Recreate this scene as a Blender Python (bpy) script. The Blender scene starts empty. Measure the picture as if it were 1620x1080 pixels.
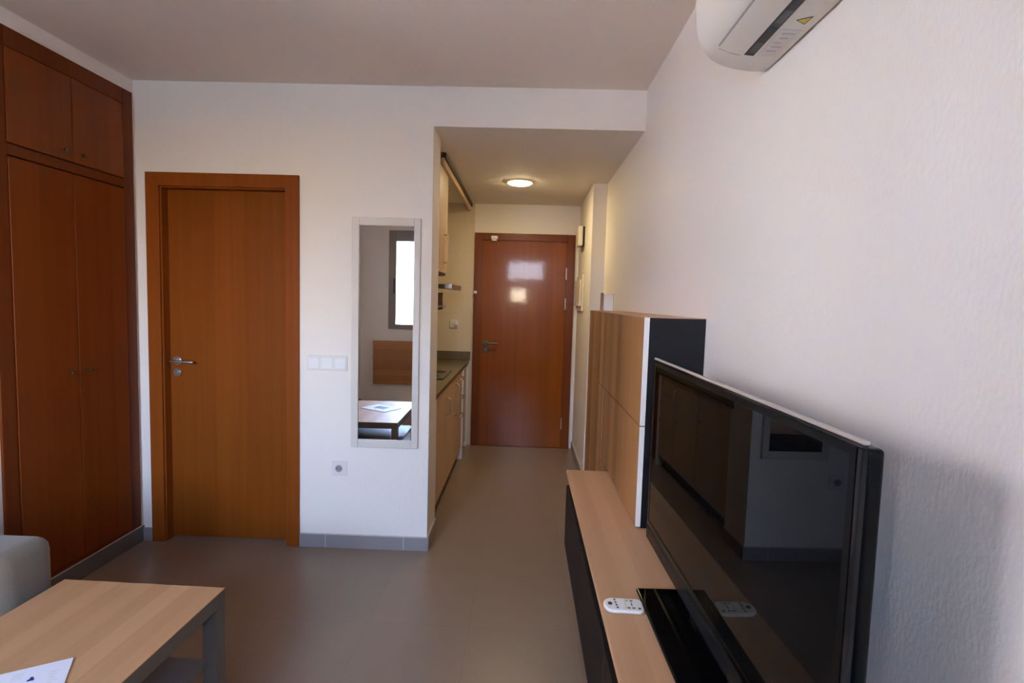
import bpy, bmesh, math, random
from mathutils import Vector, Matrix
random.seed(4)
S = bpy.context.scene
COL = S.collection

# ------------------------------------------------------------------ dimensions (metres, camera stands at x=0, y=0)
XL, XR, XR2 = -2.174, 0.6236, 0.517        # left wall, right wall, narrower hall wall
YB, YJ, YE, YR = 2.993, 4.293, 5.289, -1.2  # back wall, hall jog, end wall, rear wall
ZC, ZH = 2.585, 2.374                       # room ceiling, hall ceiling
XK, YK, XKW = -0.517, 3.235, -1.13          # wall end beside the kitchen, its back side, kitchen wall
CAM_H = 1.4399

# ------------------------------------------------------------------ materials
def mat(name):
    m = bpy.data.materials.new(name); m.use_nodes = True
    nt = m.node_tree; b = nt.nodes['Principled BSDF']
    return m, nt, b

def N(nt, kind, **kw):
    n = nt.nodes.new(kind)
    for k, v in kw.items(): setattr(n, k, v)
    return n

def plain(name, col, rough=.5, metal=0, spec=.5, bump=0, bscale=80, trans=0, coat=0, ior=1.45, stretch=(1, 1, 1), bdist=.002):
    m, nt, b = mat(name)
    b.inputs['Base Color'].default_value = (*col, 1)
    b.inputs['Roughness'].default_value = rough
    b.inputs['Metallic'].default_value = metal
    b.inputs['Specular IOR Level'].default_value = spec
    b.inputs['Transmission Weight'].default_value = trans
    b.inputs['Coat Weight'].default_value = coat
    b.inputs['Coat Roughness'].default_value = .05
    b.inputs['IOR'].default_value = ior
    if bump:
        tc = N(nt, 'ShaderNodeTexCoord'); mp = N(nt, 'ShaderNodeMapping'); mp.inputs['Scale'].default_value = stretch
        no = N(nt, 'ShaderNodeTexNoise'); no.inputs['Scale'].default_value = bscale; no.inputs['Detail'].default_value = 3
        bu = N(nt, 'ShaderNodeBump'); bu.inputs['Strength'].default_value = bump; bu.inputs['Distance'].default_value = bdist
        nt.links.new(tc.outputs['Object'], mp.inputs['Vector']); nt.links.new(mp.outputs['Vector'], no.inputs['Vector'])
        nt.links.new(no.outputs['Fac'], bu.inputs['Height']); nt.links.new(bu.outputs['Normal'], b.inputs['Normal'])
    return m

def wood(name, light, dark, grain='Z', across='X', stripe=.09, rough=.35, amount=.5, fine=1.0, coat=0, wav=0, spec=.5, across_shift=0.0):
    """veneer: fine grain drawn out along one axis, with plank-wide tone stripes across another"""
    m, nt, b = mat(name); L = nt.links.new
    tc = N(nt, 'ShaderNodeTexCoord')
    sc = [38, 38, 38]; sc['XYZ'.index(grain)] = 1.1
    mp = N(nt, 'ShaderNodeMapping'); mp.inputs['Scale'].default_value = sc
    L(tc.outputs['Object'], mp.inputs['Vector'])
    n1 = N(nt, 'ShaderNodeTexNoise'); n1.inputs['Scale'].default_value = 1.0; n1.inputs['Detail'].default_value = 5; n1.inputs['Distortion'].default_value = .4
    L(mp.outputs['Vector'], n1.inputs['Vector'])
    sep = N(nt, 'ShaderNodeSeparateXYZ'); L(tc.outputs['Object'], sep.inputs[0])
    dv = N(nt, 'ShaderNodeMath', operation='DIVIDE'); L(sep.outputs[across], dv.inputs[0]); dv.inputs[1].default_value = stripe
    ad = N(nt, 'ShaderNodeMath', operation='ADD'); L(dv.outputs[0], ad.inputs[0]); ad.inputs[1].default_value = 100.37 + across_shift
    fl = N(nt, 'ShaderNodeMath', operation='FLOOR'); L(ad.outputs[0], fl.inputs[0])
    wn = N(nt, 'ShaderNodeTexWhiteNoise', noise_dimensions='1D'); L(fl.outputs[0], wn.inputs['W'])
    sc2 = [7, 7, 7]; sc2['XYZ'.index(grain)] = .35
    mp2 = N(nt, 'ShaderNodeMapping'); mp2.inputs['Scale'].default_value = sc2; L(tc.outputs['Object'], mp2.inputs['Vector'])
    n2 = N(nt, 'ShaderNodeTexNoise'); n2.inputs['Scale'].default_value = 1.0; n2.inputs['Detail'].default_value = 3; L(mp2.outputs['Vector'], n2.inputs['Vector'])
    a1 = N(nt, 'ShaderNodeMath', operation='MULTIPLY'); L(n1.outputs['Fac'], a1.inputs[0]); a1.inputs[1].default_value = .55 * fine
    a2 = N(nt, 'ShaderNodeMath', operation='MULTIPLY'); L(wn.outputs['Value'], a2.inputs[0]); a2.inputs[1].default_value = amount
    a3 = N(nt, 'ShaderNodeMath', operation='MULTIPLY'); L(n2.outputs['Fac'], a3.inputs[0]); a3.inputs[1].default_value = .5
    s1 = N(nt, 'ShaderNodeMath', operation='ADD'); L(a1.outputs[0], s1.inputs[0]); L(a2.outputs[0], s1.inputs[1])
    s2 = N(nt, 'ShaderNodeMath', operation='ADD'); L(s1.outputs[0], s2.inputs[0]); L(a3.outputs[0], s2.inputs[1])
    mr = N(nt, 'ShaderNodeMapRange'); L(s2.outputs[0], mr.inputs['Value'])
    mr.inputs['From Min'].default_value = .25 + .3 * max(0, amount - .5); mr.inputs['From Max'].default_value = .65 + amount * .8
    mx = N(nt, 'ShaderNodeMix', data_type='RGBA'); L(mr.outputs[0], mx.inputs['Factor'])
    mx.inputs[6].default_value = (*dark, 1); mx.inputs[7].default_value = (*light, 1)
    L(mx.outputs[2], b.inputs['Base Color'])
    b.inputs['Roughness'].default_value = rough; b.inputs['Specular IOR Level'].default_value = spec
    b.inputs['Coat Weight'].default_value = coat; b.inputs['Coat Roughness'].default_value = .06
    if wav:
        n3 = N(nt, 'ShaderNodeTexNoise'); n3.inputs['Scale'].default_value = 22; n3.inputs['Detail'].default_value = 2; L(tc.outputs['Object'], n3.inputs['Vector'])
        bu = N(nt, 'ShaderNodeBump'); bu.inputs['Strength'].default_value = wav; bu.inputs['Distance'].default_value = .004
        L(n3.outputs['Fac'], bu.inputs['Height']); L(bu.outputs['Normal'], b.inputs['Normal']); L(bu.outputs['Normal'], b.inputs['Coat Normal'])
    return m

def tiles(name, col, grout, ax, size, off, gw=.004, rough=.35, var=.06, bump=.25):
    """square tiles laid over two axes, thin grout lines, cloudy tone"""
    m, nt, b = mat(name); L = nt.links.new
    tc = N(nt, 'ShaderNodeTexCoord'); sep = N(nt, 'ShaderNodeSeparateXYZ'); L(tc.outputs['Object'], sep.inputs[0])
    masks = []; cells = []
    for a, sz, of in zip(ax, size, off):
        s = N(nt, 'ShaderNodeMath', operation='SUBTRACT'); L(sep.outputs[a], s.inputs[0]); s.inputs[1].default_value = of
        d = N(nt, 'ShaderNodeMath', operation='DIVIDE'); L(s.outputs[0], d.inputs[0]); d.inputs[1].default_value = sz
        f = N(nt, 'ShaderNodeMath', operation='FLOOR'); L(d.outputs[0], f.inputs[0]); cells.append(f)
        fr = N(nt, 'ShaderNodeMath', operation='SUBTRACT'); L(d.outputs[0], fr.inputs[0]); L(f.outputs[0], fr.inputs[1])
        lo = N(nt, 'ShaderNodeMath', operation='LESS_THAN'); L(fr.outputs[0], lo.inputs[0]); lo.inputs[1].default_value = gw / sz
        masks.append(lo)
    mxm = N(nt, 'ShaderNodeMath', operation='MAXIMUM'); L(masks[0].outputs[0], mxm.inputs[0]); L(masks[1].outputs[0], mxm.inputs[1])
    cb = N(nt, 'ShaderNodeCombineXYZ'); L(cells[0].outputs[0], cb.inputs[0]); L(cells[1].outputs[0], cb.inputs[1])
    wn = N(nt, 'ShaderNodeTexWhiteNoise', noise_dimensions='2D'); L(cb.outputs[0], wn.inputs['Vector'])
    no = N(nt, 'ShaderNodeTexNoise'); no.inputs['Scale'].default_value = 5; no.inputs['Detail'].default_value = 6; L(tc.outputs['Object'], no.inputs['Vector'])
    s1 = N(nt, 'ShaderNodeMath', operation='ADD'); L(wn.outputs['Value'], s1.inputs[0]); L(no.outputs['Fac'], s1.inputs[1])
    mr = N(nt, 'ShaderNodeMapRange'); L(s1.outputs[0], mr.inputs['Value']); mr.inputs['From Max'].default_value = 2
    mr.inputs['To Min'].default_value = 1 - var; mr.inputs['To Max'].default_value = 1 + var
    vm = N(nt, 'ShaderNodeVectorMath', operation='SCALE'); vm.inputs[0].default_value = col; L(mr.outputs[0], vm.inputs['Scale'])
    mx = N(nt, 'ShaderNodeMix', data_type='RGBA'); L(mxm.outputs[0], mx.inputs['Factor'])
    L(vm.outputs[0], mx.inputs[6]); mx.inputs[7].default_value = (*grout, 1)
    L(mx.outputs[2], b.inputs['Base Color']); b.inputs['Roughness'].default_value = rough
    inv = N(nt, 'ShaderNodeMath', operation='SUBTRACT'); inv.inputs[0].default_value = 1; L(mxm.outputs[0], inv.inputs[1])
    bu = N(nt, 'ShaderNodeBump'); bu.inputs['Strength'].default_value = bump; bu.inputs['Distance'].default_value = .002
    L(inv.outputs[0], bu.inputs['Height']); L(bu.outputs['Normal'], b.inputs['Normal'])
    return m

def speckle(name, cols, scale, rough):
    m, nt, b = mat(name); L = nt.links.new
    tc = N(nt, 'ShaderNodeTexCoord'); v = N(nt, 'ShaderNodeTexVoronoi'); v.inputs['Scale'].default_value = scale; L(tc.outputs['Object'], v.inputs['Vector'])
    sp = N(nt, 'ShaderNodeSeparateColor'); L(v.outputs['Color'], sp.inputs[0])
    r = N(nt, 'ShaderNodeValToRGB'); L(sp.outputs[0], r.inputs[0])
    e = r.color_ramp.elements; e[0].color = (*cols[0], 1); e[1].color = (*cols[1], 1); k = e.new(.5); k.color = (*cols[2], 1)
    L(r.outputs[0], b.inputs['Base Color']); b.inputs['Roughness'].default_value = rough
    return m

def fabric(name, col):
    m, nt, b = mat(name); L = nt.links.new
    tc = N(nt, 'ShaderNodeTexCoord'); no = N(nt, 'ShaderNodeTexNoise'); no.inputs['Scale'].default_value = 350; no.inputs['Detail'].default_value = 2
    L(tc.outputs['Object'], no.inputs['Vector'])
    mr = N(nt, 'ShaderNodeMapRange'); L(no.outputs['Fac'], mr.inputs['Value']); mr.inputs['To Min'].default_value = .7; mr.inputs['To Max'].default_value = 1.25
    vm = N(nt, 'ShaderNodeVectorMath', operation='SCALE'); vm.inputs[0].default_value = col; L(mr.outputs[0], vm.inputs['Scale'])
    L(vm.outputs[0], b.inputs['Base Color']); b.inputs['Roughness'].default_value = .95; b.inputs['Sheen Weight'].default_value = .3
    bu = N(nt, 'ShaderNodeBump'); bu.inputs['Strength'].default_value = .3; bu.inputs['Distance'].default_value = .001
    L(no.outputs['Fac'], bu.inputs['Height']); L(bu.outputs['Normal'], b.inputs['Normal'])
    return m

def emit(name, col, strength):
    m, nt, b = mat(name)
    b.inputs['Base Color'].default_value = (*col, 1); b.inputs['Emission Color'].default_value = (*col, 1); b.inputs['Emission Strength'].default_value = strength
    return m

def pane_glass(name, tint=(.95, .97, .97)):
    m, nt, b = mat(name); nt.nodes.remove(b); L = nt.links.new
    out = nt.nodes['Material Output']; t = N(nt, 'ShaderNodeBsdfTransparent'); t.inputs[0].default_value = (*tint, 1)
    g = N(nt, 'ShaderNodeBsdfGlossy'); g.inputs['Roughness'].default_value = .01
    f = N(nt, 'ShaderNodeFresnel'); f.inputs['IOR'].default_value = 1.45
    mx = N(nt, 'ShaderNodeMixShader'); L(f.outputs[0], mx.inputs[0]); L(t.outputs[0], mx.inputs[1]); L(g.outputs[0], mx.inputs[2]); L(mx.outputs[0], out.inputs[0])
    return m

def clear(name, tint, body):
    m, nt, b = mat(name); L = nt.links.new
    b.inputs['Base Color'].default_value = (*body, 1); b.inputs['Roughness'].default_value = .12
    t = N(nt, 'ShaderNodeBsdfTransparent'); t.inputs[0].default_value = (*tint, 1)
    mx = N(nt, 'ShaderNodeMixShader'); mx.inputs[0].default_value = .28
    L(t.outputs[0], mx.inputs[1]); L(b.outputs[0], mx.inputs[2]); L(mx.outputs[0], nt.nodes['Material Output'].inputs[0]); return m

M = dict(
    wall=plain('white_plaster', (.80, .748, .680), .75, bump=.35, bscale=55, spec=.3, bdist=.003),
    rough_wall=plain('rough_white_plaster', (.80, .748, .680), .6, bump=.28, bscale=120, spec=.4, stretch=(1, 1, .6), bdist=.003),
    ceil=plain('ceiling_paint', (.82, .735, .645), .85, spec=.2),
    floor=tiles('greige_floor_tiles', (.245, .172, .120), (.208, .146, .102), 'XY', (.45, .45), (-.652, 2.283), .0028, .33, .07, .12),
    skirt=tiles('grey_skirting_tiles', (.275, .25, .245), (.55, .52, .48), 'XY', (.45, .45), (-.652, 2.283), .004, .4, .05, .2),
    skirt_plain=plain('grey_skirting', (.13, .115, .11), .5),
    mortar=plain('skirting_mortar', (.55, .5, .43), .9),
    ktile=tiles('cream_wall_tiles', (.66, .56, .42), (.58, .48, .36), 'XZ', (.30, .30), (-.60, .105), .003, .18, .03, .15),
    ktile_side=tiles('cream_wall_tiles_side', (.66, .58, .46), (.58, .50, .40), 'YZ', (.30, .30), (5.28, .105), .003, .18, .03, .15),
    door=wood('honey_door_veneer', (.235, .062, .0065), (.165, .040, .004), 'Z', 'X', .17, .42, .30, spec=.12),
    casing=wood('honey_casing', (.25, .062, .0075), (.165, .038, .005), 'Z', 'X', .3, .42, .2, spec=.12),
    edoor=wood('glossy_entry_veneer', (.26, .072, .008), (.18, .046, .005), 'Z', 'X', .17, .2, .25, coat=.45, wav=.05, spec=.15),
    ecasing=wood('entry_casing', (.19, .048, .006), (.13, .031, .004), 'Z', 'X', .3, .25, .2, coat=.2, spec=.2),
    ward=wood('red_brown_wardrobe_veneer', (.215, .048, .006), (.14, .028, .004), 'Z', 'Y', .14, .34, .35, spec=.18),
    wardframe=wood('wardrobe_frame', (.17, .037, .006), (.11, .022, .004), 'Z', 'Y', .3, .36, .2, spec=.15),
    oak=wood('pale_oak_bench', (.58, .335, .182), (.42, .23, .12), 'Y', 'X', .055, .42, .45, spec=.3),
    oak_v=wood('pale_oak_fronts', (.42, .205, .075), (.15, .066, .021), 'Z', 'Y', .10, .45, .8, spec=.25),
    birch=wood('birch_table_top', (.56, .315, .158), (.41, .215, .10), 'Y', 'X', .062, .42, .5, spec=.3),
    beech=wood('beech_kitchen_front', (.62, .43, .26), (.50, .34, .20), 'Z', 'Y', .2, .35, .25),
    walltable=wood('folding_table_wood', (.44, .18, .05), (.30, .11, .028), 'X', 'Z', .07, .4, .5),
    mframe=plain('off_white_mirror_frame', (.64, .595, .53), .45),
    cream=plain('cream_edge', (.74, .70, .64), .5),
    white=plain('white_plastic', (.78, .77, .74), .35),
    warmwhite=plain('aged_white_plastic', (.72, .66, .54), .4),
    wlac=plain('white_lacquer', (.78, .76, .71), .3),
    mirror=plain('silvered_glass', (.93, .94, .94), .0, metal=1),
    black=plain('black_lacquer', (.008, .008, .009), .4, spec=.25),
    blackbrown=wood('black_brown_foil', (.020, .013, .011), (.013, .009, .0075), 'Y', 'Z', .2, .55, .3, spec=.1),
    gloss=plain('piano_black', (.002, .002, .0024), .06, spec=.12),
    screen=plain('screen_glass', (.003, .003, .0035), .015, spec=.11),
    bezel=plain('black_bezel', (.003, .003, .003), .3, spec=.15),
    acrylic=clear('smoked_acrylic', (.36, .31, .27), (.07, .067, .065)), topedge=plain('beige_tv_edge', (.40, .35, .30), .35),
    steel=plain('satin_steel', (.56, .54, .51), .32, metal=1),
    darkmetal=plain('dark_bronze', (.14, .13, .10), .4, metal=1),
    alu=plain('grey_alu_foil', (.165, .142, .115), .42, spec=.35),
    tshelf=plain('grey_table_shelf', (.17, .165, .165), .4),
    fabric=fabric('grey_sofa_fabric', (.15, .118, .082)),
    granite=speckle('speckled_granite', ((.065, .05, .025), (.22, .165, .09), (.13, .10, .055)), 320, .25),
    hob=plain('hob_glass', (.01, .01, .01), .08),
    dark=plain('dark_void', (.02, .017, .014), .6),
    darkbrown=plain('dark_brown_rail', (.035, .022, .012), .5),
    acbody=plain('ac_white_plastic', (.72, .68, .60), .4),
    acgrey=plain('ac_grey_line', (.34, .33, .31), .5),
    acdark=plain('ac_dark_slot', (.025, .025, .022), .5),
    acvane=plain('ac_vane_grey', (.07, .07, .065), .5),
    label=plain('sticker_grey', (.66, .61, .585), .5),
    labelink=plain('sticker_ink', (.46, .42, .42), .5),
    yellow=plain('warning_yellow', (.62, .50, .02), .45),
    ink=plain('dark_ink', (.02, .02, .02), .5),
    paper=plain('white_paper', (.78, .78, .82), .55),
    blueink=plain('blue_ink', (.03, .03, .24), .5),
    photoblue=plain('printed_photo_blue', (.07, .12, .20), .35),
    photodark=plain('printed_photo_dark', (.025, .03, .05), .35),
    sockrec=plain('socket_recess', (.26, .25, .26), .5),
    plate=plain('off_white_plate', (.71, .685, .645), .4),
    btn=plain('remote_button_grey', (.12, .12, .13), .5),
    lcd=plain('remote_lcd', (.40, .42, .22), .3),
    brown=plain('brown_frame_side', (.22, .10, .05), .5),
    winframe=plain('grey_window_frame', (.27, .235, .20), .45),
    pane=pane_glass('window_glass'), tintpane=pane_glass('tinted_window_glass', (.60, .62, .66)),
    lamp=emit('lamp_glow', (1.0, .79, .43), 36),
    facade=plain('sunlit_render', (.80, .77, .72), .9),
    facadewin=plain('facade_window', (.28, .34, .45), .2),
    terrain=plain('pale_paving', (.50, .42, .33), .9),
)

# ------------------------------------------------------------------ builders
class MB:
    def __init__(s): s.bm = bmesh.new()
    def box(s, x0, x1, y0, y1, z0, z1):
        x0, x1 = sorted((x0, x1)); y0, y1 = sorted((y0, y1)); z0, z1 = sorted((z0, z1))
        v = [s.bm.verts.new(p) for p in ((x0, y0, z0), (x1, y0, z0), (x1, y1, z0), (x0, y1, z0), (x0, y0, z1), (x1, y0, z1), (x1, y1, z1), (x0, y1, z1))]
        for f in ((0, 3, 2, 1), (4, 5, 6, 7), (0, 1, 5, 4), (1, 2, 6, 5), (2, 3, 7, 6), (3, 0, 4, 7)): s.bm.faces.new([v[i] for i in f])
        return s
    def prism(s, poly, axis, a, b):
        def P(u, w, t): return {'X': (t, u, w), 'Y': (u, t, w), 'Z': (u, w, t)}[axis]
        va = [s.bm.verts.new(P(u, w, a)) for u, w in poly]; vb = [s.bm.verts.new(P(u, w, b)) for u, w in poly]
        n = len(poly); fs = [s.bm.faces.new(va), s.bm.faces.new(vb[::-1])]
        for i in range(n): fs.append(s.bm.faces.new((va[i], vb[i], vb[(i + 1) % n], va[(i + 1) % n])))
        bmesh.ops.recalc_face_normals(s.bm, faces=fs); return s
    def cyl(s, p0, p1, r, n=20, r2=None):
        p0, p1 = Vector(p0), Vector(p1); d = (p1 - p0).normalized()
        u = d.orthogonal().normalized(); w = d.cross(u); r2 = r if r2 is None else r2
        va = [s.bm.verts.new(p0 + r * (math.cos(t) * u + math.sin(t) * w)) for t in [2 * math.pi * i / n for i in range(n)]]
        vb = [s.bm.verts.new(p1 + r2 * (math.cos(t) * u + math.sin(t) * w)) for t in [2 * math.pi * i / n for i in range(n)]]
        fs = [s.bm.faces.new(va[::-1]), s.bm.faces.new(vb)]
        for i in range(n): fs.append(s.bm.faces.new((va[i], va[(i + 1) % n], vb[(i + 1) % n], vb[i])))
        return s
    def tube(s, pts, r, n=12):
        pts = [Vector(p) for p in pts]; rings = []
        u = None
        for i, p in enumerate(pts):
            d = (pts[min(i + 1, len(pts) - 1)] - pts[max(i - 1, 0)]).normalized()
            u = d.orthogonal().normalized() if u is None else (u - d * u.dot(d)).normalized()
            w = d.cross(u)
            rings.append([s.bm.verts.new(p + r * (math.cos(t) * u + math.sin(t) * w)) for t in [2 * math.pi * k / n for k in range(n)]])
        for a, b in zip(rings, rings[1:]):
            for i in range(n): s.bm.faces.new((a[i], a[(i + 1) % n], b[(i + 1) % n], b[i]))
        s.bm.faces.new(rings[0][::-1]); s.bm.faces.new(rings[-1]); return s
    def loft(s, rings):
        vs = [[s.bm.verts.new(p) for p in r] for r in rings]; n = len(vs[0]); fs = []
        for a, b in zip(vs, vs[1:]):
            for i in range(n): fs.append(s.bm.faces.new((a[i], a[(i + 1) % n], b[(i + 1) % n], b[i])))
        fs += [s.bm.faces.new(vs[0]), s.bm.faces.new(vs[-1])]
        bmesh.ops.recalc_face_normals(s.bm, faces=fs); return s
    def quad(s, pts):
        s.bm.faces.new([s.bm.verts.new(p) for p in pts]); return s
    def build(s, name, m, parent=None, bevel=0, smooth=False, seg=2, local=False, origin=None):
        """one mesh object; coordinates are world metres unless local"""
        off = Vector((0, 0, 0))
        if parent is not None:
            r = parent
            while r.parent: r = r.parent
            off = r.location.copy()
        elif origin is not None: off = Vector(origin)
        if not local and off.length: bmesh.ops.translate(s.bm, verts=s.bm.verts[:], vec=-off)
        me = bpy.data.meshes.new(name); s.bm.to_mesh(me); s.bm.free()
        o = bpy.data.objects.new(name, me); COL.objects.link(o); me.materials.append(m)
        if parent is not None: o.parent = parent
        elif origin is not None: o.location = off
        if smooth:
            for p in me.polygons: p.use_smooth = True
        if bevel:
            b = o.modifiers.new('bevel', 'BEVEL'); b.width = bevel; b.segments = seg; b.limit_method = 'ANGLE'; b.angle_limit = math.radians(35)
            for p in me.polygons: p.use_smooth = True
            w = o.modifiers.new('wn', 'WEIGHTED_NORMAL'); w.keep_sharp = True
        return o

def B(*a): return MB().box(*a)
def tag(o, label, cat, group=None):
    o['label'] = label; o['category'] = cat
    if group: o['group'] = group
    return o
def thing(name, label, cat, loc, group=None):
    o = bpy.data.objects.new(name, None); COL.objects.link(o); o.location = loc; o.empty_display_size = .1
    return tag(o, label, cat, group)
def struct(name, mb, m, parent=None, **k):
    o = mb.build(name, m, parent, **k)
    if parent is None: o['kind'] = 'structure'
    return o
def copy_tree(o, parent=None):
    c = o.copy(); COL.objects.link(c)
    if parent: c.parent = parent
    for ch in [x for x in bpy.data.objects if x.parent == o]: copy_tree(ch, c)
    return c

# ------------------------------------------------------------------ setting: floor, ceilings, walls
struct('floor', B(-2.9, XR + .2, YR - .2, YE + .2, -.1, 0), M['floor'])
struct('ceiling', B(-2.9, XR + .2, YR - .2, YB, ZC, ZC + .1), M['ceil'])
struct('ceiling_hall', B(XKW - .1, XR + .2, YK, YE + .2, ZH, ZC + .1).box(XK, XR + .2, YB + .0, YK, ZH, ZC + .1), M['wall'])
DX0, DX1, DZ = -2.043, -1.316, 2.030      # bathroom door opening
struct('wall_back', B(XL, DX0, YB, YK, 0, ZC + .05).box(DX1, XK, YB, YK, 0, ZC + .05).box(DX0, DX1, YB, YK, DZ, ZC + .05)
       .box(XK, XR, YB - .004, YB, ZH, ZC + .0), M['wall'])
WY0, WY1, WZ0, WZ1 = 2.172, 2.972, .094, 2.51   # wardrobe recess
W4 = (.52, 1.42, 1.44, 2.38)               # side window over the sofa: y0, y1, z0, z1
struct('wall_left', B(XL - .15, XL, YR, W4[0], 0, ZC + .05).box(XL - .15, XL, W4[1], WY0, 0, ZC + .05).box(XL - .15, XL, W4[0], W4[1], 0, W4[2]).box(XL - .15, XL, W4[0], W4[1], W4[3], ZC + .05).box(XL - .15, XL, WY1, YK, 0, ZC + .05).box(XL - .15, XL, WY0, WY1, WZ1, ZC + .05)
       .box(XL - .15, XL, WY0, WY1, 0, WZ0), M['wall'])
struct('wall_right', B(XR, XR + .2, YR, YE + .1, 0, ZC + .05), M['rough_wall'])
struct('wall_hall_right', B(XR2, XR, YJ, YE + .1, 0, ZH + .02), M['wall'])
EX0, EX1, EZ = -.430, .412, 2.036
struct('wall_end', B(-.5, EX0, YE, YE + .15, 0, ZH + .02).box(EX1, XR2, YE, YE + .15, 0, ZH + .02).box(EX0, EX1, YE, YE + .15, EZ, ZH + .02), M['wall'])
struct('wall_kitchen_end', B(XKW, -.5, YE, YE + .15, 0, ZH + .02), M['ktile'])
struct('wall_kitchen', B(XKW - .15, XKW, YK, YE, 0, ZH + .02), M['ktile_side'])
struct('wall_light_stop_entry', B(-.9, 1.0, YE + .32, YE + .4, 0, ZH + .02).box(-.9, -.8, YE + .15, YE + .32, 0, ZH + .02).box(.9, 1.0, YE + .15, YE + .32, 0, ZH + .02).box(-.9, 1.0, YE + .15, YE + .4, ZH + .02, ZH + .1), M['wall'])  # unseen box added to stop outside light leaking round the entry door
struct('wall_light_stop_bath', B(-2.3, -1.16, 4.2, 4.3, 0, ZC).box(-2.4, -2.3, YK, 4.3, 0, ZC).box(-2.4, -1.16, YK, 4.3, ZC + .05, ZC + .15), M['wall'])  # unseen box added to keep daylight out of the bathroom door gaps
# rear wall behind the camera with its openings
W1 = (-1.80, -.92, 1.03, 2.33); W2 = (-.42, .45, 1.86, 2.38); D3 = (-.42, .45, 0, 1.80)
rw = MB()
rw.box(-2.9, W1[0], YR - .2, YR, 0, ZC + .05).box(W1[1], W2[0], YR - .2, YR, 0, ZC + .05).box(W2[1], XR + .2, YR - .2, YR, 0, ZC + .05)
rw.box(W1[0], W1[1], YR - .2, YR, 0, W1[2]).box(W1[0], W1[1], YR - .2, YR, W1[3], ZC + .05)
rw.box(W2[0], W2[1], YR - .2, YR, W2[3], ZC + .05).box(W2[0], W2[1], YR - .2, YR, D3[3], W2[2])
struct('wall_rear', rw, M['wall'])

def window(name, r, mull, glass=None, f=.062, ft=.082):
    x0, x1, z0, z1 = r
    m = B(x0, x0 + f, YR - .07, YR + .012, z0, z1).box(x1 - f, x1, YR - .07, YR + .012, z0, z1).box(x0 + f, x1 - f, YR - .07, YR + .012, z1 - ft, z1).box(x0 + f, x1 - f, YR - .07, YR + .012, z0, z0 + .065)
    for q in mull: m.box(q - .05, q + .05, YR - .07, YR + .012, z0 + f, z1 - ft)
    o = struct(name, m, M['winframe'], bevel=.004)
    B(x0 + f, x1 - f, YR - .04, YR - .034, z0 + f, z1 - f).build('pane', glass or M['pane'], o)
    return o
w1 = window('window_1', W1, [-1.36], None, .10, .14)
B(W1[0] + .068, W1[0] + .088, YR + .012, YR + .03, 1.50, 1.70).build('handle', M['ink'], w1, bevel=.004)
window('window_2', W2, [], M['tintpane'])  # glass tint added to dim this window's reflection in the entry door
def side_window(name, r):
    y0, y1, z0, z1 = r; f = .062; q = (y0 + y1) / 2
    m = B(XL - .09, XL + .012, y0, y0 + f, z0, z1).box(XL - .09, XL + .012, y1 - f, y1, z0, z1).box(XL - .09, XL + .012, y0 + f, y1 - f, z1 - f, z1).box(XL - .09, XL + .012, y0 + f, y1 - f, z0, z0 + f).box(XL - .09, XL + .012, q - .05, q + .05, z0 + f, z1 - f)
    o = struct(name, m, M['winframe'], bevel=.004)
    B(XL - .05, XL - .044, y0 + f, y1 - f, z0 + f, z1 - f).build('pane', M['pane'], o)
side_window('window_3', W4)
d3 = struct('door_3', B(D3[0], -.28, YR - .08, YR - .03, .0, 1.80).box(.03, D3[1], YR - .08, YR - .03, .0, 1.80).box(-.28, .03, YR - .08, YR - .03, .0, 1.45).box(-.28, .03, YR - .08, YR - .03, 1.71, 1.80), M['wlac'])
B(-.28, .03, YR - .06, YR - .054, 1.45, 1.71).build('pane', M['pane'], d3)  # unseen pane added for the bright spot mirrored in the entry door

# skirting tiles
def skirt(name, mb, top, m=None):
    o = struct(name, mb, m or M['skirt']); o2 = top.build('mortar_line', M['mortar'], o); return o
skirt('baseboard_back', B(XL + .012, -2.107, YB - .011, YB, 0, .075).box(-1.251, XK + .002, YB - .011, YB, 0, .075).box(XK - .0, XK + .011, YB - .011, YB + .27, 0, .075),
      B(-1.251, XK, YB - .007, YB, .075, .079).box(XK, XK + .006, YB - .007, YB + .27, .075, .079))
skirt('baseboard_left', B(XL, XL + .012, YR, WY0 - .0, 0, .075).box(XL, XL + .014, WY0, YB - .001, 0, .088), B(XL, XL + .013, WY0, YB - .011, .088, .0935), M['skirt_plain'])
skirt('baseboard_right', B(XR - .012, XR, YR, YJ, 0, .075).box(XR2 - .012, XR2, YJ - .012, YE - .011, 0, .075).box(XR2, XR - .012, YJ - .012, YJ, 0, .075),
      B(XR - .007, XR, YR, YJ, .075, .079).box(XR2 - .007, XR2, YJ, YE - .011, .075, .079))

# ------------------------------------------------------------------ bathroom door (in the back wall)
d1 = struct('door_1', B(DX0 + .003, DX1 - .003, YB + .055, YB + .095, .008, DZ - .003), M['door'])
cs = B(-2.106, -2.032, YB - .016, YB - .001, 0, 2.095).box(-1.325, -1.2513, YB - .016, YB - .001, 0, 2.095)
cs.build('casing', M['casing'], d1, bevel=.003)
B(-2.032, -1.325, YB - .0155, YB - .001, 2.022, 2.095).build('casing_head', M['casing'], d1, bevel=.002)
B(DX0, DX0 + .018, YB - .001, YB + .13, 0, DZ).box(DX1 - .018, DX1, YB - .001, YB + .13, 0, DZ).box(DX0 + .018, DX1 - .018, YB - .001, YB + .13, DZ - .016, DZ).build('jamb', M['casing'], d1)

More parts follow.
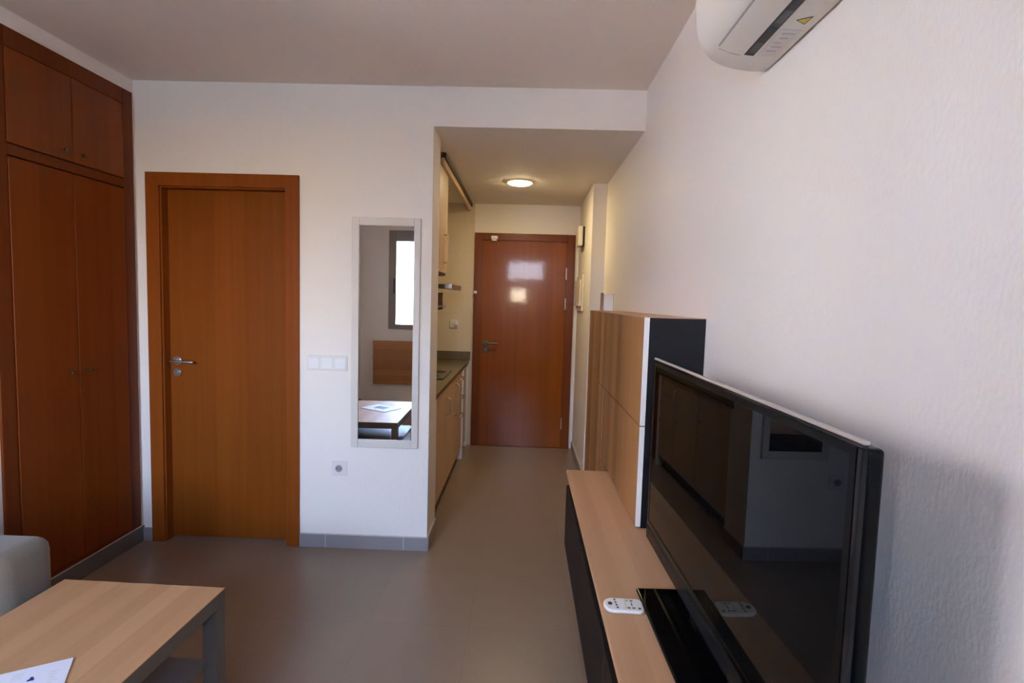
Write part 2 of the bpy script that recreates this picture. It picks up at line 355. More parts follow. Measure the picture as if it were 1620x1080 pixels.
def lever(parent, x, yf, z, m, key=True, length=.115, rose=True):
    """lever handle on a door face at y=yf, pointing towards +x"""
    h = MB().cyl((x, yf, z), (x, yf - .010, z), .026, 24).cyl((x, yf - .010, z), (x, yf - .048, z), .0095, 16)
    h.tube([(x - .012, yf - .048, z), (x + .02, yf - .05, z), (x + length * .7, yf - .046, z - .002), (x + length, yf - .040, z - .004)], .0085, 14)
    o = h.build('door_handle', m, parent, smooth=False, bevel=.002)
    if key:
        MB().cyl((x, yf, z - .068), (x, yf - .009, z - .068), .023, 24).cyl((x, yf - .009, z - .068), (x, yf - .016, z - .068), .010, 16).build('key_rose', m, parent, bevel=.002)
    return o
lever(d1, -1.985, YB + .055, 1.046, M['steel'])

# ------------------------------------------------------------------ entry door at the end of the hall
d2 = struct('door_2', B(EX0 + .006, EX1 - .006, YE - .006, YE + .045, .008, EZ - .006), M['edoor'])
B(-.4925, EX0 + .010, YE - .024, YE - .0075, 0, 2.0955).box(EX1 - .010, .480, YE - .024, YE - .0075, 0, 2.0955).build('casing', M['ecasing'], d2, bevel=.004)
B(EX0 + .010, EX1 - .010, YE - .0235, YE - .0075, EZ - .009, 2.0955).build('casing_head', M['ecasing'], d2, bevel=.003)
lever(d2, -.366, YE - .006, 1.029, M['darkmetal'], length=.125)
for z in (.25, 1.43, 1.72):
    MB().cyl((EX1 - .012, YE - .026, z - .055), (EX1 - .012, YE - .026, z + .055), .0075, 12).build('hinge', M['steel'], d2)
B(EX0, EX1, YE - .02, YE + .05, 0, .007).build('threshold', M['ecasing'], d2)
t = thing('door_sensor', 'small white contact sensor on the top casing of the glossy entry door', 'sensor', (-.30, YE - .024, 2.045))
B(-.335, -.272, YE - .048, YE - .0245, 2.036, 2.066).build('body', M['white'], t, bevel=.003)
B(-.329, -.281, YE - .044, YE - .0245, 2.018, 2.034).build('magnet', M['white'], t, bevel=.002)
t = thing('door_guard', 'little white door stop knob on the entry door casing by the tiled wall', 'door guard', (-.478, YE - .024, 1.52))
MB().cyl((-.478, YE - .0245, 1.52), (-.478, YE - .029, 1.52), .016, 18).build('plate', M['white'], t)
MB().cyl((-.478, YE - .029, 1.52), (-.478, YE - .05, 1.52), .009, 14, .013).build('knob', M['white'], t, bevel=.002)

# ------------------------------------------------------------------ built-in wardrobe on the left wall
FX = XL + .012
wd = thing('wardrobe', 'tall dark red-brown built-in wardrobe with four flat doors beside the bathroom door', 'wardrobe', (XL - .05, 2.57, WZ0))
B(FX - .03, FX, WY0 + .0, 2.240, WZ0, WZ1).box(FX - .03, FX, 2.898, WY1, WZ0, WZ1).box(FX - .03, FX, 2.240, 2.898, 2.432, WZ1).box(FX - .03, FX, 2.240, 2.898, 1.990, 2.036).box(FX - .03, FX, 2.240, 2.898, WZ0, .110).build('frame', M['wardframe'], wd, bevel=.002)
B(XL - .60, XL - .58, WY0, WY1, WZ0, WZ1).box(XL - .58, XL - .02, WY0, WY0 + .018, WZ0, WZ1).box(XL - .58, XL - .02, WY1 - .018, WY1, WZ0, WZ1).box(XL - .58, XL - .02, WY0 + .018, WY1 - .018, WZ1 - .018, WZ1).box(XL - .58, XL - .02, WY0 + .018, WY1 - .018, WZ0, WZ0 + .018).build('carcass', M['wardframe'], wd)
mid = 2.569
for (a, b, z0, z1, kz, ky) in ((2.243, mid - .0015, 2.040, 2.429, 2.083, -1), (mid + .0015, 2.895, 2.040, 2.429, 2.083, 1), (2.243, mid - .0015, .113, 1.984, 1.04, -1), (mid + .0015, 2.895, .113, 1.984, 1.04, 1)):
    d = B(FX - .016, FX + .003, a, b, z0, z1).build('door', M['ward'], wd, bevel=.0025)
    ky = mid + ky * .052
    MB().cyl((FX + .003, ky, kz), (FX + .012, ky, kz), .005, 12).cyl((FX + .012, ky, kz), (FX + .021, ky, kz), .0095, 16, .0085).build('knob', M['darkmetal'], d, bevel=.002)

# ------------------------------------------------------------------ mirror, switches, socket on the back wall
mr = thing('wall_mirror', 'tall narrow mirror in a plain white frame on the wall', 'mirror', (-.764, YB, .6))
mx0, mx1, mz0, mz1 = -.9535, -.576, .5965, 1.877; ix0, ix1, iz0, iz1 = -.914, -.612, .643, 1.833
MB().box(mx0, ix0, YB - .024, YB - .001, mz0, mz1).box(ix1, mx1, YB - .024, YB - .001, mz0, mz1).box(ix0, ix1, YB - .024, YB - .001, iz1, mz1).box(ix0, ix1, YB - .024, YB - .001, mz0, iz0).build('frame', M['mframe'], mr, bevel=.003)
B(ix0 - .004, ix1 + .004, YB - .018, YB - .012, iz0 - .004, iz1 + .004).build('mirror_glass', M['mirror'], mr)
sw = thing('light_switch', 'white triple rocker light switch plate beside the white-framed mirror', 'light switch', (-1.093, YB, 1.066))
B(-1.206, -.980, YB - .009, YB - .001, 1.024, 1.108).build('plate', M['plate'], sw, bevel=.003)
for k in range(3):
    x = -1.168 + k * .075
    B(x - .031, x + .031, YB - .0135, YB - .0095, 1.036, 1.096).build('rocker', M['white'], sw, bevel=.002)
so = thing('wall_socket', 'white round-pin wall socket low under the mirror', 'socket', (-1.0215, YB, .4655))
B(-1.064, -.979, YB - .009, YB - .001, .423, .508).build('plate', M['plate'], so, bevel=.004)
ri = MB().cyl((-1.0235, YB - .0095, .466), (-1.0235, YB - .0125, .466), .0245, 28); ri.build('recess_rim', M['label'], so)
MB().cyl((-1.0235, YB - .0128, .466), (-1.0235, YB - .0132, .466), .0195, 24).build('recess', M['sockrec'], so)
for q in (-.0095, .0095): MB().cyl((-1.0235 + q, YB - .0133, .466), (-1.0235 + q, YB - .0138, .466), .003, 10).build('pin_hole', M['ink'], so)

# ------------------------------------------------------------------ air conditioner high on the right wall
ac = thing('air_conditioner', 'white split air conditioner high on the rough plaster wall', 'air conditioner', (XR - .1, 1.08, 2.06))
prof = [(.006, 2.062), (.055, 2.0625), (.100, 2.067), (.135, 2.074), (.163, 2.086), (.184, 2.104), (.198, 2.130), (.206, 2.165), (.209, 2.21), (.204, 2.26), (.190, 2.303), (.165, 2.328), (.13, 2.338), (.006, 2.338)]
def ac_ring(y, k, e):
    return [(XR - (.006 + (d - .006) * k), y, 2.2 + (z - 2.2) * e) for d, z in prof]
Y0, Y1 = .668, 1.492
rings = []
for tt in (0, .15, .35, .6, .85, 1): rings.append(ac_ring(Y0 + .055 * (1 - math.cos(tt * math.pi / 2)), .80 + .20 * math.sin(tt * math.pi / 2), .97 + .03 * math.sin(tt * math.pi / 2)))
for tt in (1, .85, .6, .35, .15, 0): rings.append(ac_ring(Y1 - .055 * (1 - math.cos(tt * math.pi / 2)), .80 + .20 * math.sin(tt * math.pi / 2), .97 + .03 * math.sin(tt * math.pi / 2)))
MB().loft(rings).build('body', M['acbody'], ac, smooth=True, bevel=.0015)
def under(d):           # height of the underside at a distance d from the wall
    for (a, za), (b, zb) in zip(prof, prof[1:]):
        if a <= d <= b: return za + (zb - za) * (d - a) / (b - a)
def strip(name, d0, d1, y0, y1, m, lift=.0012, par=ac):
    n = 4; mb = MB()
    ds = [d0 + (d1 - d0) * i / n for i in range(n + 1)]
    mb.loft([[(XR - d, y, under(d) - lift) for d in ds] + [(XR - d, y, under(d) + .002) for d in ds[::-1]] for y in (y0, y1)])
    return mb.build(name, m, par)
strip('air_slot', .074, .097, .74, 1.398, M['acdark'], .0010)
for k in range(9):
    y = .77 + k * .07; strip('vane', .0775, .0935, y, y + .052, M['acvane'] if k % 2 == 0 else M['ink'], .0018)
strip('louver_seam', .1585, .1625, .74, 1.395, M['acgrey'], .0008)
strip('louver_end_seam', .105, .158, 1.404, 1.4055, M['acgrey'], .0006)
strip('rating_label', .022, .066, 1.265, 1.395, M['label'], .0007)
for k in range(5):
    y = 1.28 + k * .021; strip('label_print', .028 + .006 * (k % 3), .058 - .005 * (k % 2), y, y + .005, M['labelink'], .0011)
zt = under(.04) - .0009
MB().prism([(XR - .056, 1.222), (XR - .027, 1.206), (XR - .030, 1.240)], 'Z', zt - .0006, zt).build('warning_sign', M['ink'], ac)
MB().prism([(XR - .0525, 1.2222), (XR - .030, 1.2095), (XR - .0322, 1.2355)], 'Z', zt - .0009, zt - .0007).build('warning_triangle', M['yellow'], ac)
MB().prism([(XR - .0415, 1.2275), (XR - .0365, 1.221), (XR - .038, 1.2225), (XR - .034, 1.217), (XR - .0375, 1.2205), (XR - .0362, 1.2195)], 'Z', zt - .0012, zt - .001).build('warning_bolt', M['ink'], ac)

# ------------------------------------------------------------------ wall-hung TV bench
BX, BY0, BY1, BZ0, BZ1 = .228, .70, 2.50, .295, .656
tb = thing('tv_bench', 'long low wall-hung bench with pale oak top and black-brown drop fronts', 'tv bench', (.43, 1.6, BZ0))
B(BX - .004, XR - .001, BY0, BY1, BZ1 - .018, BZ1).build('top', M['oak'], tb, bevel=.0012)
B(BX + .030, XR - .001, BY0 + .001, BY1 - .001, BZ0, BZ1 - .0185).build('carcass', M['black'], tb)
for k in range(3):
    a = BY0 + .002 + k * .6; B(BX - .002, BX + .017, a, a + .596, BZ0 + .004, BZ1 - .072).build('drop_front', M['blackbrown'], tb, bevel=.0015)

# ------------------------------------------------------------------ tall wall cabinet
CX, CF = .432, .413
tc_ = thing('wall_cabinet', 'shallow black wall cabinet with oak doors behind the television', 'cabinet', (.52, 2.6, .658))
cb = B(CX, XR - .001, 1.853, 3.362, BZ1 + .002, 1.398)
cb.box(CX, XR - .001, BY1 + .004, 3.362, .36, BZ1 + .002)
cb.build('carcass', M['black'], tc_, bevel=.001)
def cab_door(y0, y1, z0, z1):
    d = B(CF, CX - .0005, y0, y1, z0, z1).build('door', M['oak_v'], tc_)
    B(CF + .0006, CX - .0005, y0 - .0012, y0 + .0002, z0, z1).build('door_edge', M['cream'], d)
cab_door(2.902, 3.361, .36, 1.398)
cab_door(1.854, 2.898, 1.0235, 1.398)
cab_door(2.7165, 2.898, .36, 1.0195)
cab_door(1.854, 2.706, .664, 1.0195)
B(CF, CX - .0005, BY1 + .004, 2.708, .36, .661).build('filler_panel', M['oak_v'], tc_)
B(CF, XR - .001, 1.853, 3.362, 1.398, 1.4005).build('top_sheet', M['oak'], tc_)
pf = thing('photo_frame', 'small white card frame with a brown edge standing on the oak cabinet', 'picture frame', (.50, 3.27, 1.4005))
B(.462, .4775, 3.262, 3.285, 1.4006, 1.508).build('frame_edge', M['brown'], pf, bevel=.002)
B(.4777, .536, 3.27, 3.282, 1.4006, 1.500).build('card', M['cream'], pf, bevel=.001)
B(.5362, .540, 3.268, 3.284, 1.4006, 1.502).build('backing_edge', M['labelink'], pf)

# ------------------------------------------------------------------ television on its stand
tv = thing('television', 'large flat black television with clear edge on a glossy black stand', 'television', (.4400, 1.2025, BZ1 + .0004))
tv.rotation_euler.z = .0196
H = .5146
def tvb(*a): return MB().box(*a)
tvb(-.105, .105, -.235, .235, 0, .011).build('stand_base', M['gloss'], tv, bevel=.005, local=True)
tvb(.004, .026, -.075, .075, .011, .11).build('stand_neck', M['gloss'], tv, bevel=.003, local=True)
tvb(-.003, .021, -H + .001, H - .012, .052, .608).build('housing', M['bezel'], tv, bevel=.007, seg=3, local=True)
tvb(-.010, -.002, -H, H, .613, .6185).build('top_edge', M['topedge'], tv, local=True, bevel=.001)
rim = tvb(-.010, -.0032, -H, H, .607, .613).box(-.010, -.0032, -H, -H + .0125, .034, .607).box(-.010, -.0032, H - .0125, H, .034, .607).box(-.010, -.0032, -H + .0125, H - .0125, .034, .084)
rim.build('clear_rim', M['acrylic'], tv, local=True, bevel=.0012)
tvb(-.0104, -.0032, -H + .0127, H - .0127, .0842, .6068).build('screen', M['screen'], tv, local=True)
bz = tvb(-.0125, -.0105, -H + .0127, H - .0127, .0842, .100)
bz.build('bottom_trim', M['bezel'], tv, bevel=.0009, local=True)
tvb(-.0112, -.0105, -H + .0127, H - .0127, .594, .6068).box(-.0112, -.0105, H - .026, H - .0127, .097, .594).box(-.0112, -.0105, -H + .0127, -H + .026, .097, .594).build('bezel', M['bezel'], tv, local=True)

# ------------------------------------------------------------------ remote control on the bench
rc = thing('remote_control', 'small white remote control lying on the bench by the television stand', 'remote control', (.281, 1.352, BZ1 + .0004))
pts = []
L0, Wd = .0505, .0265
for i in range(25):                         # rounder at the outer end, squarer at the other
    a = math.pi / 2 + math.pi * i / 24; pts.append((-.026 + .0245 * math.cos(a), Wd * math.sin(a)))
for i in range(9):
    a = -math.pi / 2 + (math.pi / 2) * i / 8; pts.append((L0 - .014 + .014 * math.cos(a), -Wd + .014 + .014 * math.sin(a)))
for i in range(9):
    a = (math.pi / 2) * i / 8; pts.append((L0 - .014 + .014 * math.cos(a), Wd - .014 + .014 * math.sin(a)))
MB().prism(pts, 'Z', 0, .0158).build('body', M['wlac'], rc, bevel=.004, seg=3, local=True)
def btn(x, y, r, m=M['ink'], n='button'): MB().cyl((x, y, .0158), (x, y, .0178), r, 14).build(n, m, rc, local=True)
btn(-.034, 0, .0058)
for k in range(4): btn(-.0205 + .0012 * k, .0165 - .0108 * k, .0029, M['btn'])
tvb(.004, .0052, -.019, .019, .0158, .0164).box(.0052, .03, .0180, .019, .0158, .0164).build('display_line', M['lcd'], rc, local=True)
for (x, y) in ((.011, .014), (.022, .014), (.012, -.015), (.024, -.015)): tvb(x - .0035, x + .0035, y - .0022, y + .0022, .0158, .0172).build('button', M['lcd'] if x < .012 else M['btn'], rc, local=True)
tvb(.020, .0225, -.006, .006, .0158, .0168).build('pointer_mark', M['ink'], rc, local=True)
tvb(.036, .042, -.018, -.0135, .0158, .0174).build('button', M['ink'], rc, local=True)
rc.rotation_euler.z = -.03; rc.scale = (1, 1.12, .6)

# ------------------------------------------------------------------ coffee table with brochure
TX0, TX1, TY0, TY1, TZ = -1.543, -.981, .832, 1.732, .45
ct = thing('coffee_table', 'low birch coffee table with grey legs and a lower shelf in front of the sofa', 'coffee table', ((TX0 + TX1) / 2, (TY0 + TY1) / 2, 0))
B(TX0, TX1, TY0, TY1, TZ - .0022, TZ).build('tabletop', M['birch'], ct)
B(TX0 + .0004, TX1 - .0004, TY0 + .0004, TY1 - .0004, TZ - .05, TZ - .0022).build('apron', M['alu'], ct, bevel=.0015)
for x in (TX0, TX1 - .05):
    for y in (TY0, TY1 - .05): B(x + .0004, x + .0496, y + .0004, y + .0496, 0, TZ - .05).build('leg', M['alu'], ct, bevel=.0025)
B(TX0 + .03, TX1 - .03, TY0 + .05, TY1 - .05, .212, .230).build('shelf', M['tshelf'], ct, bevel=.002)
ct.rotation_euler.z = -.023; ct.location = (-1.2704, 1.2885, 0)
br = thing('brochure', 'white printed brochure with a small blue photo lying on the birch coffee table', 'brochure', (-1.255, 1.19, TZ + .0004))
br.rotation_euler.z = math.radians(30.5)
tvb(-.1485, .1485, -.105, .105, 0, .0022).build('pages', M['paper'], br, local=True)
tvb(-.1485, .1485, -.105, .105, .0023, .0036).build('cover', M['paper'], br, local=True)
tvb(-.075, .055, -.060, .030, .0037, .0039).build('printed_photo', M['photoblue'], br, local=True)
tvb(-.06, .0, -.01, .012, .0040, .0041).box(-.02, .04, -.045, -.03, .0040, .0041).build('printed_photo_shade', M['photodark'], br, local=True)
MB().prism([(.066, .042), (.080, .042), (.080, .050), (.077, .050), (.077, .058), (.070, .058), (.070, .050), (.066, .050)], 'Z', .0037, .0040).build('printed_emblem', M['blueink'], br, local=True)
MB().prism([(-.02, .055), (0, .055), (0, .062), (-.004, .062), (-.004, .072), (-.016, .072), (-.016, .062), (-.02, .062)], 'Z', .0037, .0040).build('printed_emblem', M['blueink'], br, local=True)
for k in range(5):
    tvb(.108, .128 - .003 * (k % 3), .060 - k * .012, .0625 - k * .012, .0037, .0039).build('printed_line', M['label'], br, local=True)
    tvb(.03, .055 - .004 * (k % 2), .085 - k * .006, .0866 - k * .006, .0037, .0039).build('printed_line', M['label'], br, local=True)

# ------------------------------------------------------------------ sofa along the left wall
sf = thing('sofa', 'grey fabric sofa with one boxy rounded arm beside the dark wardrobe', 'sofa', (-1.88, 1.1, 0))
SX0, SX1, SY0, SY1 = XL + .014, -1.570, .70, 1.755
def cushion(name, b, r, m, subdiv=3):
    o = B(*b).build(name, m, sf)
    bv = o.modifiers.new('bevel', 'BEVEL'); bv.width = r; bv.segments = 5
    for p in o.data.polygons: p.use_smooth = True
    return o
cushion('arm', (SX0, SX1, SY1 - .20, SY1,   .06, .612), .05, M['fabric'])
cushion('base', (SX0, SX1 - .005, SY0, SY1 - .201, .06, .27), .012, M['fabric'])
cushion('backrest', (SX0, SX0 + .17, SY0, SY1 - .201, .272, .80), .05, M['fabric'])
for k in range(2):
    a = SY0 + k * .427; cushion('seat_cushion', (SX0 + .172, SX1 + .005, a, a + .425, .272, .43), .04, M['fabric'])
for x in (SX0 + .06, SX1 - .06):
    for y in (SY0 + .06, SY1 - .06): MB().cyl((x, y, 0), (x, y, .06), .02, 14).build('foot', M['black'], sf)

# ------------------------------------------------------------------ folding wall table under the rear window (seen in the mirror)
wt = thing('folding_table', 'orange-brown folding wall table hanging flat under the rear window, seen in the mirror', 'table', (-1.5, YR + .02, .3))
B(-1.985, -1.17, YR + .028, YR + .056, .30, .872).build('tabletop', M['walltable'], wt, bevel=.003)
B(-1.95, -1.20, YR + .001, YR + .027, .80, .86).build('wall_rail', M['walltable'], wt)

# ------------------------------------------------------------------ hall ceiling light, sliding rail
dl = thing('ceiling_light', 'round recessed ceiling light glowing warm in the hall ceiling', 'ceiling light', (-.061, 4.300, ZH))
rg = MB(); n = 40
ro, ri_ = .112, .092
rings = [[(-.061 + r * math.cos(2 * math.pi * i / n), 4.30 + r * math.sin(2 * math.pi * i / n), z) for i in range(n)] for r, z in ((ro, ZH - .001), (ro - .003, ZH - .008), (ri_, ZH - .010), (ri_, ZH - .001))]
for a, b in zip(rings, rings[1:] + rings[:1]):
    va = [rg.bm.verts.new(p) for p in a]; vb = [rg.bm.verts.new(p) for p in b]
    for i in range(n): rg.bm.faces.new((va[i], va[(i + 1) % n], vb[(i + 1) % n], vb[i]))
bmesh.ops.remove_doubles(rg.bm, verts=rg.bm.verts[:], dist=1e-5); bmesh.ops.recalc_face_normals(rg.bm, faces=rg.bm.faces[:])
rg.build('trim_ring', M['warmwhite'], dl, smooth=True)
MB().loft([[(-.061 + r * math.cos(2 * math.pi * i / 40), 4.30 + r * math.sin(2 * math.pi * i / 40), z) for i in range(40)] for r, z in ((.0905, ZH - .001), (.0905, ZH - .010), (.080, ZH - .017), (.055, ZH - .022), (.02, ZH - .0245))]).build('diffuser', M['lamp'], dl, smooth=True)
sr = thing('sliding_rail', 'dark sliding door rail with a beige fascia along the kitchen ceiling', 'sliding rail', (-.53, 4.3, ZH))
B(-.551, -.524, 3.50, YE - .002, ZH - .032, ZH - .001).build('rail', M['darkbrown'], sr)
B(-.556, -.536, 3.50, YE - .002, ZH - .072, ZH - .0325).build('fascia', M['beech'], sr, bevel=.002)

# ------------------------------------------------------------------ kitchen niche
KF = -.535                                            # front plane of the base units
CT = .852
ko = thing('countertop', 'speckled grey-brown granite kitchen worktop with upstand', 'worktop', (-.83, 4.26, CT - .03))
B(XKW + .001, KF + .012, YK + .002, YE - .001, CT - .030, CT).build('slab', M['granite'], ko, bevel=.003)
B(XKW + .021, -.515, YE - .021, YE - .001, CT + .0005, CT + .085).build('upstand', M['granite'], ko, bevel=.002)
B(XKW + .001, XKW + .0205, YK + .002, YE - .001, CT + .0005, CT + .085).build('upstand', M['granite'], ko, bevel=.002)
def handle(parent, p0, p1, out=.03, r=.005, m=M['steel']):
    p0, p1 = Vector(p0), Vector(p1); o = Vector((out, 0, 0)); d = (p1 - p0)
    return MB().tube([p0, p0 + o * .8 + d * .02, p0 + o + d * .08, p1 + o - d * .08, p1 + o * .8 - d * .02, p1], r, 10).build('handle', m, parent, smooth=True)
# base units
def base_unit(y0, y1, name, label):
    u = thing(name, label, 'cabinet', ((XKW + KF) / 2, (y0 + y1) / 2, 0), 'kitchen base units')
    B(XKW + .002, KF - .020, y0 + .001, y1 - .001, .10, CT - .031).build('body', M['wlac'], u)
    B(XKW + .05, KF - .06, y0 + .001, y1 - .001, 0, .0995).build('plinth', M['dark'], u)
    return u
u1 = base_unit(3.275, 3.870, 'base_cabinet', 'beech base cabinet with one door next to the white wall end')
d = B(KF - .0195, KF, 3.278, 3.866, .105, CT - .034).build('door', M['beech'], u1, bevel=.002); handle(d, (KF, 3.80, .62), (KF, 3.80, .74))
B(KF - .02, KF + .017, 3.2385, 3.2745, 0.0, CT - .031).build('side_filler', M['wlac'], u1)
u2 = base_unit(3.872, 4.390, 'base_cabinet', 'beech base cabinet with a tall bar handle under the hob')
d = B(KF - .0195, KF, 3.875, 4.386, .105, CT - .034).build('door', M['beech'], u2, bevel=.002); handle(d, (KF, 4.33, .50), (KF, 4.33, .76), .032, .006)
u3 = base_unit(4.392, 4.80, 'drawer_cabinet', 'beech kitchen drawer unit with three steel handles')
for z0, z1 in ((.105, .495), (.499, .655), (.659, CT - .034)):
    d = B(KF - .0195, KF, 4.395, 4.797, z0, z1).build('drawer', M['beech'], u3, bevel=.002); handle(d, (KF, 4.56, z1 - .055), (KF, 4.72, z1 - .055))
B(KF - .09, KF + .012, 4.8015, 4.822, .0, CT - .031).build('end_panel', M['wlac'], u3)
fr = thing('refrigerator', 'small white built-under refrigerator between drawer unit and entry door', 'refrigerator', (-.83, 5.05, 0))
B(XKW + .05, KF - .055, 4.83, 5.262, .02, CT - .035).build('body', M['wlac'], fr, bevel=.004)
B(KF - .054, KF - .006, 4.832, 5.240, .06, CT - .045).build('door', M['edoor'], fr, bevel=.004)  # reflection of the orange entry door put into the white door's colour
B(KF - .054, KF + .004, 5.243, 5.262, .0, CT - .035).build('door_edge', M['wlac'], fr, bevel=.003)
for y in (4.87, 5.22):
    for x in (XKW + .1, KF - .12): MB().cyl((x, y, 0), (x, y, .02), .018, 12).build('foot', M['ink'], fr)
# hob
hb = thing('hob', 'black glass cooking hob set in the granite worktop', 'hob', (-.83, 4.2, CT))
B(-1.06, -.580, 3.93, 4.43, CT + .0004, CT + .007).build('glass_plate', M['hob'], hb, bevel=.002)
for (x, y, r) in ((-.70, 4.06, .075), (-.70, 4.30, .09), (-.94, 4.06, .09), (-.94, 4.30, .075)): MB().cyl((x, y, CT + .0071), (x, y, CT + .0076), r, 32).build('cooking_zone', M['dark'], hb)
# wall units
wu = thing('upper_cabinet', 'beech kitchen wall cabinet with a bow handle above the worktop', 'cabinet', (-.85, 3.55, 1.62))
B(XKW + .001, -.576, YK + .002, 3.848, 1.632, 2.368).build('body', M['wlac'], wu)
d = B(-.5755, -.556, YK + .004, 3.846, 1.622, 2.30).build('door', M['beech'], wu, bevel=.002); handle(d, (-.556, 3.70, 1.69), (-.556, 3.70, 1.88), .026, .005)
B(XKW + .02, -.566, YK + .004, 3.846, 1.606, 1.621).build('light_rail', M['darkmetal'], wu, bevel=.002)
hd = thing('cooker_hood', 'pull-out cooker hood with a bright steel front edge above the hob', 'cooker hood', (-.94, 4.3, 1.52))
B(XKW + .001, -.785, 4.01, 4.69, 1.565, 1.80).build('body', M['darkmetal'], hd)
B(XKW + .05, -.603, 4.06, 4.66, 1.532, 1.556).build('visor', M['darkmetal'], hd, bevel=.002)
B(-.602, -.545, 4.06, 4.66, 1.520, 1.560).build('front_strip', M['steel'], hd, bevel=.004)
# small shelf with things on the kitchen wall
sh = thing('wall_shelf', 'small cream wall shelf on dark brackets under the cooker hood', 'shelf', (-.9, 4.55, 1.36))
B(XKW + .001, -.665, 4.40, 4.62, 1.375, 1.393).build('board', M['warmwhite'], sh, bevel=.002)
for y in (4.44, 4.58):
    MB().prism([(XKW + .002, 1.374), (-.69, 1.374), (-.69, 1.360), (XKW + .03, 1.24), (XKW + .002, 1.24)], 'Y', y - .008, y + .008).build('bracket', M['darkmetal'], sh)
jr = thing('storage_jar', 'brown glass storage jar on the small kitchen shelf', 'jar', (-.725, 4.51, 1.3935))
MB().cyl((-.725, 4.51, 1.3936), (-.725, 4.51, 1.475), .045, 24, .043).build('glass', M['brown'], jr, bevel=.004)
MB().cyl((-.725, 4.51, 1.4752), (-.725, 4.51, 1.497), .046, 24).build('lid', M['darkmetal'], jr, bevel=.003)
ks = thing('wall_socket', 'white wall socket on the cream kitchen tiles', 'socket', (-.68, YE, 1.205))
B(-.722, -.640, YE - .010, YE - .001, 1.165, 1.247).build('plate', M['warmwhite'], ks, bevel=.003)
MB().cyl((-.681, YE - .0102, 1.206), (-.681, YE - .013, 1.206), .025, 24).build('recess_rim', M['label'], ks)
B(-.668, -.640, YE - .036, YE - .0132, 1.192, 1.222).build('plug', M['white'], ks, bevel=.003)

# ------------------------------------------------------------------ hall wall: doorbell chime and fuse box
ch = thing('wall_mounted_door_chime', 'small white door chime box with dark side high on the hall wall', 'door chime', (XR2, 4.93, 2.03))
B(XR2 - .020, XR2 - .001, 4.80, 5.00, 1.950, 2.115).build('back_plate', M['dark'], ch)
B(XR2 - .058, XR2 - .0205, 4.79, 5.005, 1.948, 2.117).build('cover', M['warmwhite'], ch, bevel=.004)
MB().cyl((XR2 - .02, 4.87, 1.90), (XR2 - .02, 4.87, 1.9545), .004, 8).build('cable', M['darkmetal'], ch)
fb = thing('fuse_box', 'cream flat fuse box on the hall wall beside the entry door', 'fuse box', (XR2, 5.0, 1.53))
B(XR2 - .018, XR2 - .001, 4.72, 5.22, 1.375, 1.69).build('frame', M['warmwhite'], fb, bevel=.004)
B(XR2 - .034, XR2 - .0185, 4.76, 5.18, 1.415, 1.65).build('lid', M['warmwhite'], fb, bevel=.004)
B(XR2 - .040, XR2 - .0345, 4.94, 5.0, 1.425, 1.44).build('latch', M['label'], fb)

# ------------------------------------------------------------------ outside the rear windows
struct('ground', B(-30, 30, -60, YR - 3.2, -3.2, -3.0), M['terrain'])
struct('ground_terrace', B(-4, 3, YR - 1.5, YR - .21, -.25, -.12), M['terrain'])
ab = thing('apartment_building', 'white apartment block outside the rear window, seen in the mirror', 'building', (-7.5, -17, -3))
B(-12.5, -4.2, -22, -16, -2.999, 4.5).build('walls', M['facade'], ab)
for x in (-11.2, -9.2, -7.6, -6.05, -5.0):
    for z in (-1.6, 1.0, 3.0): B(x - .35, x + .35, -16.0, -15.96, z, z + 1.0).build('window', M['facadewin'], ab)
for z in (.35, 2.55): B(-9.0, -6.2, -16.0, -15.2, z, z + .15).build('balcony_slab', M['facade'], ab)

nb = thing('unseen_bounce_house', 'unseen cream house added to bounce warm sun through the side window', 'building', (-10, 1, -3))  # unseen, added to bounce warm sun indoors and hide the side window's sky
B(-13, -9.2, -15.0, 14, -2.999, 10.5).build('walls', M['facade'], nb)
for y in (-5, -2.4, .3, 3, 5.6):
    for z in (-1.4, 1.5, 4.4, 7.3): B(-9.2, -9.15, y - .45, y + .45, z, z + 1.3).build('window', M['facadewin'], nb)
# ------------------------------------------------------------------ light: sky, sun on the street, portals in the openings
w = bpy.data.worlds.new('sky'); S.world = w; w.use_nodes = True
nt = w.node_tree; bg = nt.nodes['Background']; L = nt.links.new
tc = N(nt, 'ShaderNodeTexCoord'); sp = N(nt, 'ShaderNodeSeparateXYZ'); L(tc.outputs['Generated'], sp.inputs[0])
rp = N(nt, 'ShaderNodeValToRGB'); mr_ = N(nt, 'ShaderNodeMapRange'); L(sp.outputs['Z'], mr_.inputs['Value']); mr_.inputs['From Min'].default_value = -1
L(mr_.outputs[0], rp.inputs[0])
e = rp.color_ramp.elements
e[0].position = 0; e[0].color = (.48, .26, .06, 1)
e[1].position = 1; e[1].color = (.25, .48, 1.05, 1)
for p, c in ((.475, (.62, .36, .10, 1)), (.505, (1.05, .85, .60, 1)), (.54, (1.07, 1.16, 1.42, 1)), (.62, (1.06, 1.25, 1.75, 1)), (.72, (.62, .88, 1.48, 1))):
    k = e.new(p); k.color = c
L(rp.outputs[0], bg.inputs['Color']); bg.inputs['Strength'].default_value = 13.8
sun = bpy.data.lights.new('sun', 'SUN'); sun.energy = 4.9; sun.color = (1, .78, .52); sun.angle = .01
so_ = bpy.data.objects.new('sun', sun); COL.objects.link(so_)
so_.rotation_euler = Vector((-.62, -.28, -.60)).to_track_quat('-Z', 'Y').to_euler()
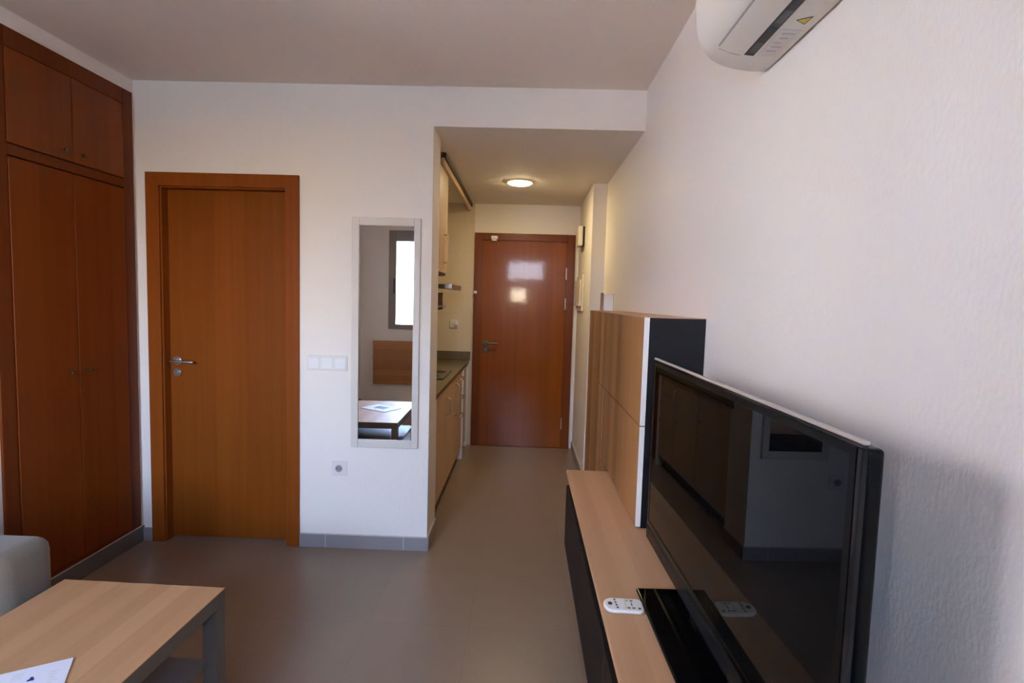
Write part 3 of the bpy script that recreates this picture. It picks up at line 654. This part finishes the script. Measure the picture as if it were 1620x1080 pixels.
p = bpy.data.lights.new('portal', 'AREA'); p.shape = 'RECTANGLE'; p.size = W4[3] - W4[2]; p.size_y = W4[1] - W4[0]; p.cycles.is_portal = True
po = bpy.data.objects.new('portal', p); COL.objects.link(po); po.location = (XL - .1, (W4[0] + W4[1]) / 2, (W4[2] + W4[3]) / 2); po.rotation_euler = (0, math.radians(-90), 0)
for i, (x0, x1, z0, z1) in enumerate((W1, W2, (-.28, .03, 1.45, 1.71))):
    p = bpy.data.lights.new('portal', 'AREA'); p.shape = 'RECTANGLE'; p.size = x1 - x0; p.size_y = z1 - z0; p.cycles.is_portal = True
    po = bpy.data.objects.new('portal', p); COL.objects.link(po); po.location = ((x0 + x1) / 2, YR - .1, (z0 + z1) / 2); po.rotation_euler = (math.radians(90), 0, 0)

# ------------------------------------------------------------------ camera
f, pit, yaw, rol = 853.0821, -.0739, -.0202, .0286
cy, sy = math.cos(yaw), math.sin(yaw); cp, spn = math.cos(pit), math.sin(pit); cr, srn = math.cos(rol), math.sin(rol)
Xv = Vector((cy, -sy, 0)); Fv = Vector((sy * cp, cy * cp, spn)); Zv = Vector((-sy * spn, -cy * spn, cp))
R = cr * Xv + srn * Zv; U = -srn * Xv + cr * Zv
cd = bpy.data.cameras.new('camera'); cam = bpy.data.objects.new('camera', cd); COL.objects.link(cam)
cam.matrix_world = Matrix(((R.x, U.x, -Fv.x, 0), (R.y, U.y, -Fv.y, 0), (R.z, U.z, -Fv.z, CAM_H), (0, 0, 0, 1)))
cd.sensor_width = 36; cd.lens = f / 1620 * 36; cd.clip_start = .02
S.camera = cam
S.view_settings.view_transform = 'Standard'; S.view_settings.look = 'None'; S.view_settings.exposure = 1.95; S.view_settings.gamma = 1
S.view_settings.use_curve_mapping = False
S.cycles.use_denoising = True
S.cycles.max_bounces = 14; S.cycles.diffuse_bounces = 8; S.cycles.glossy_bounces = 6; S.cycles.transparent_max_bounces = 12
S.cycles.sample_clamp_indirect = 6; S.cycles.caustics_reflective = False; S.cycles.caustics_refractive = False
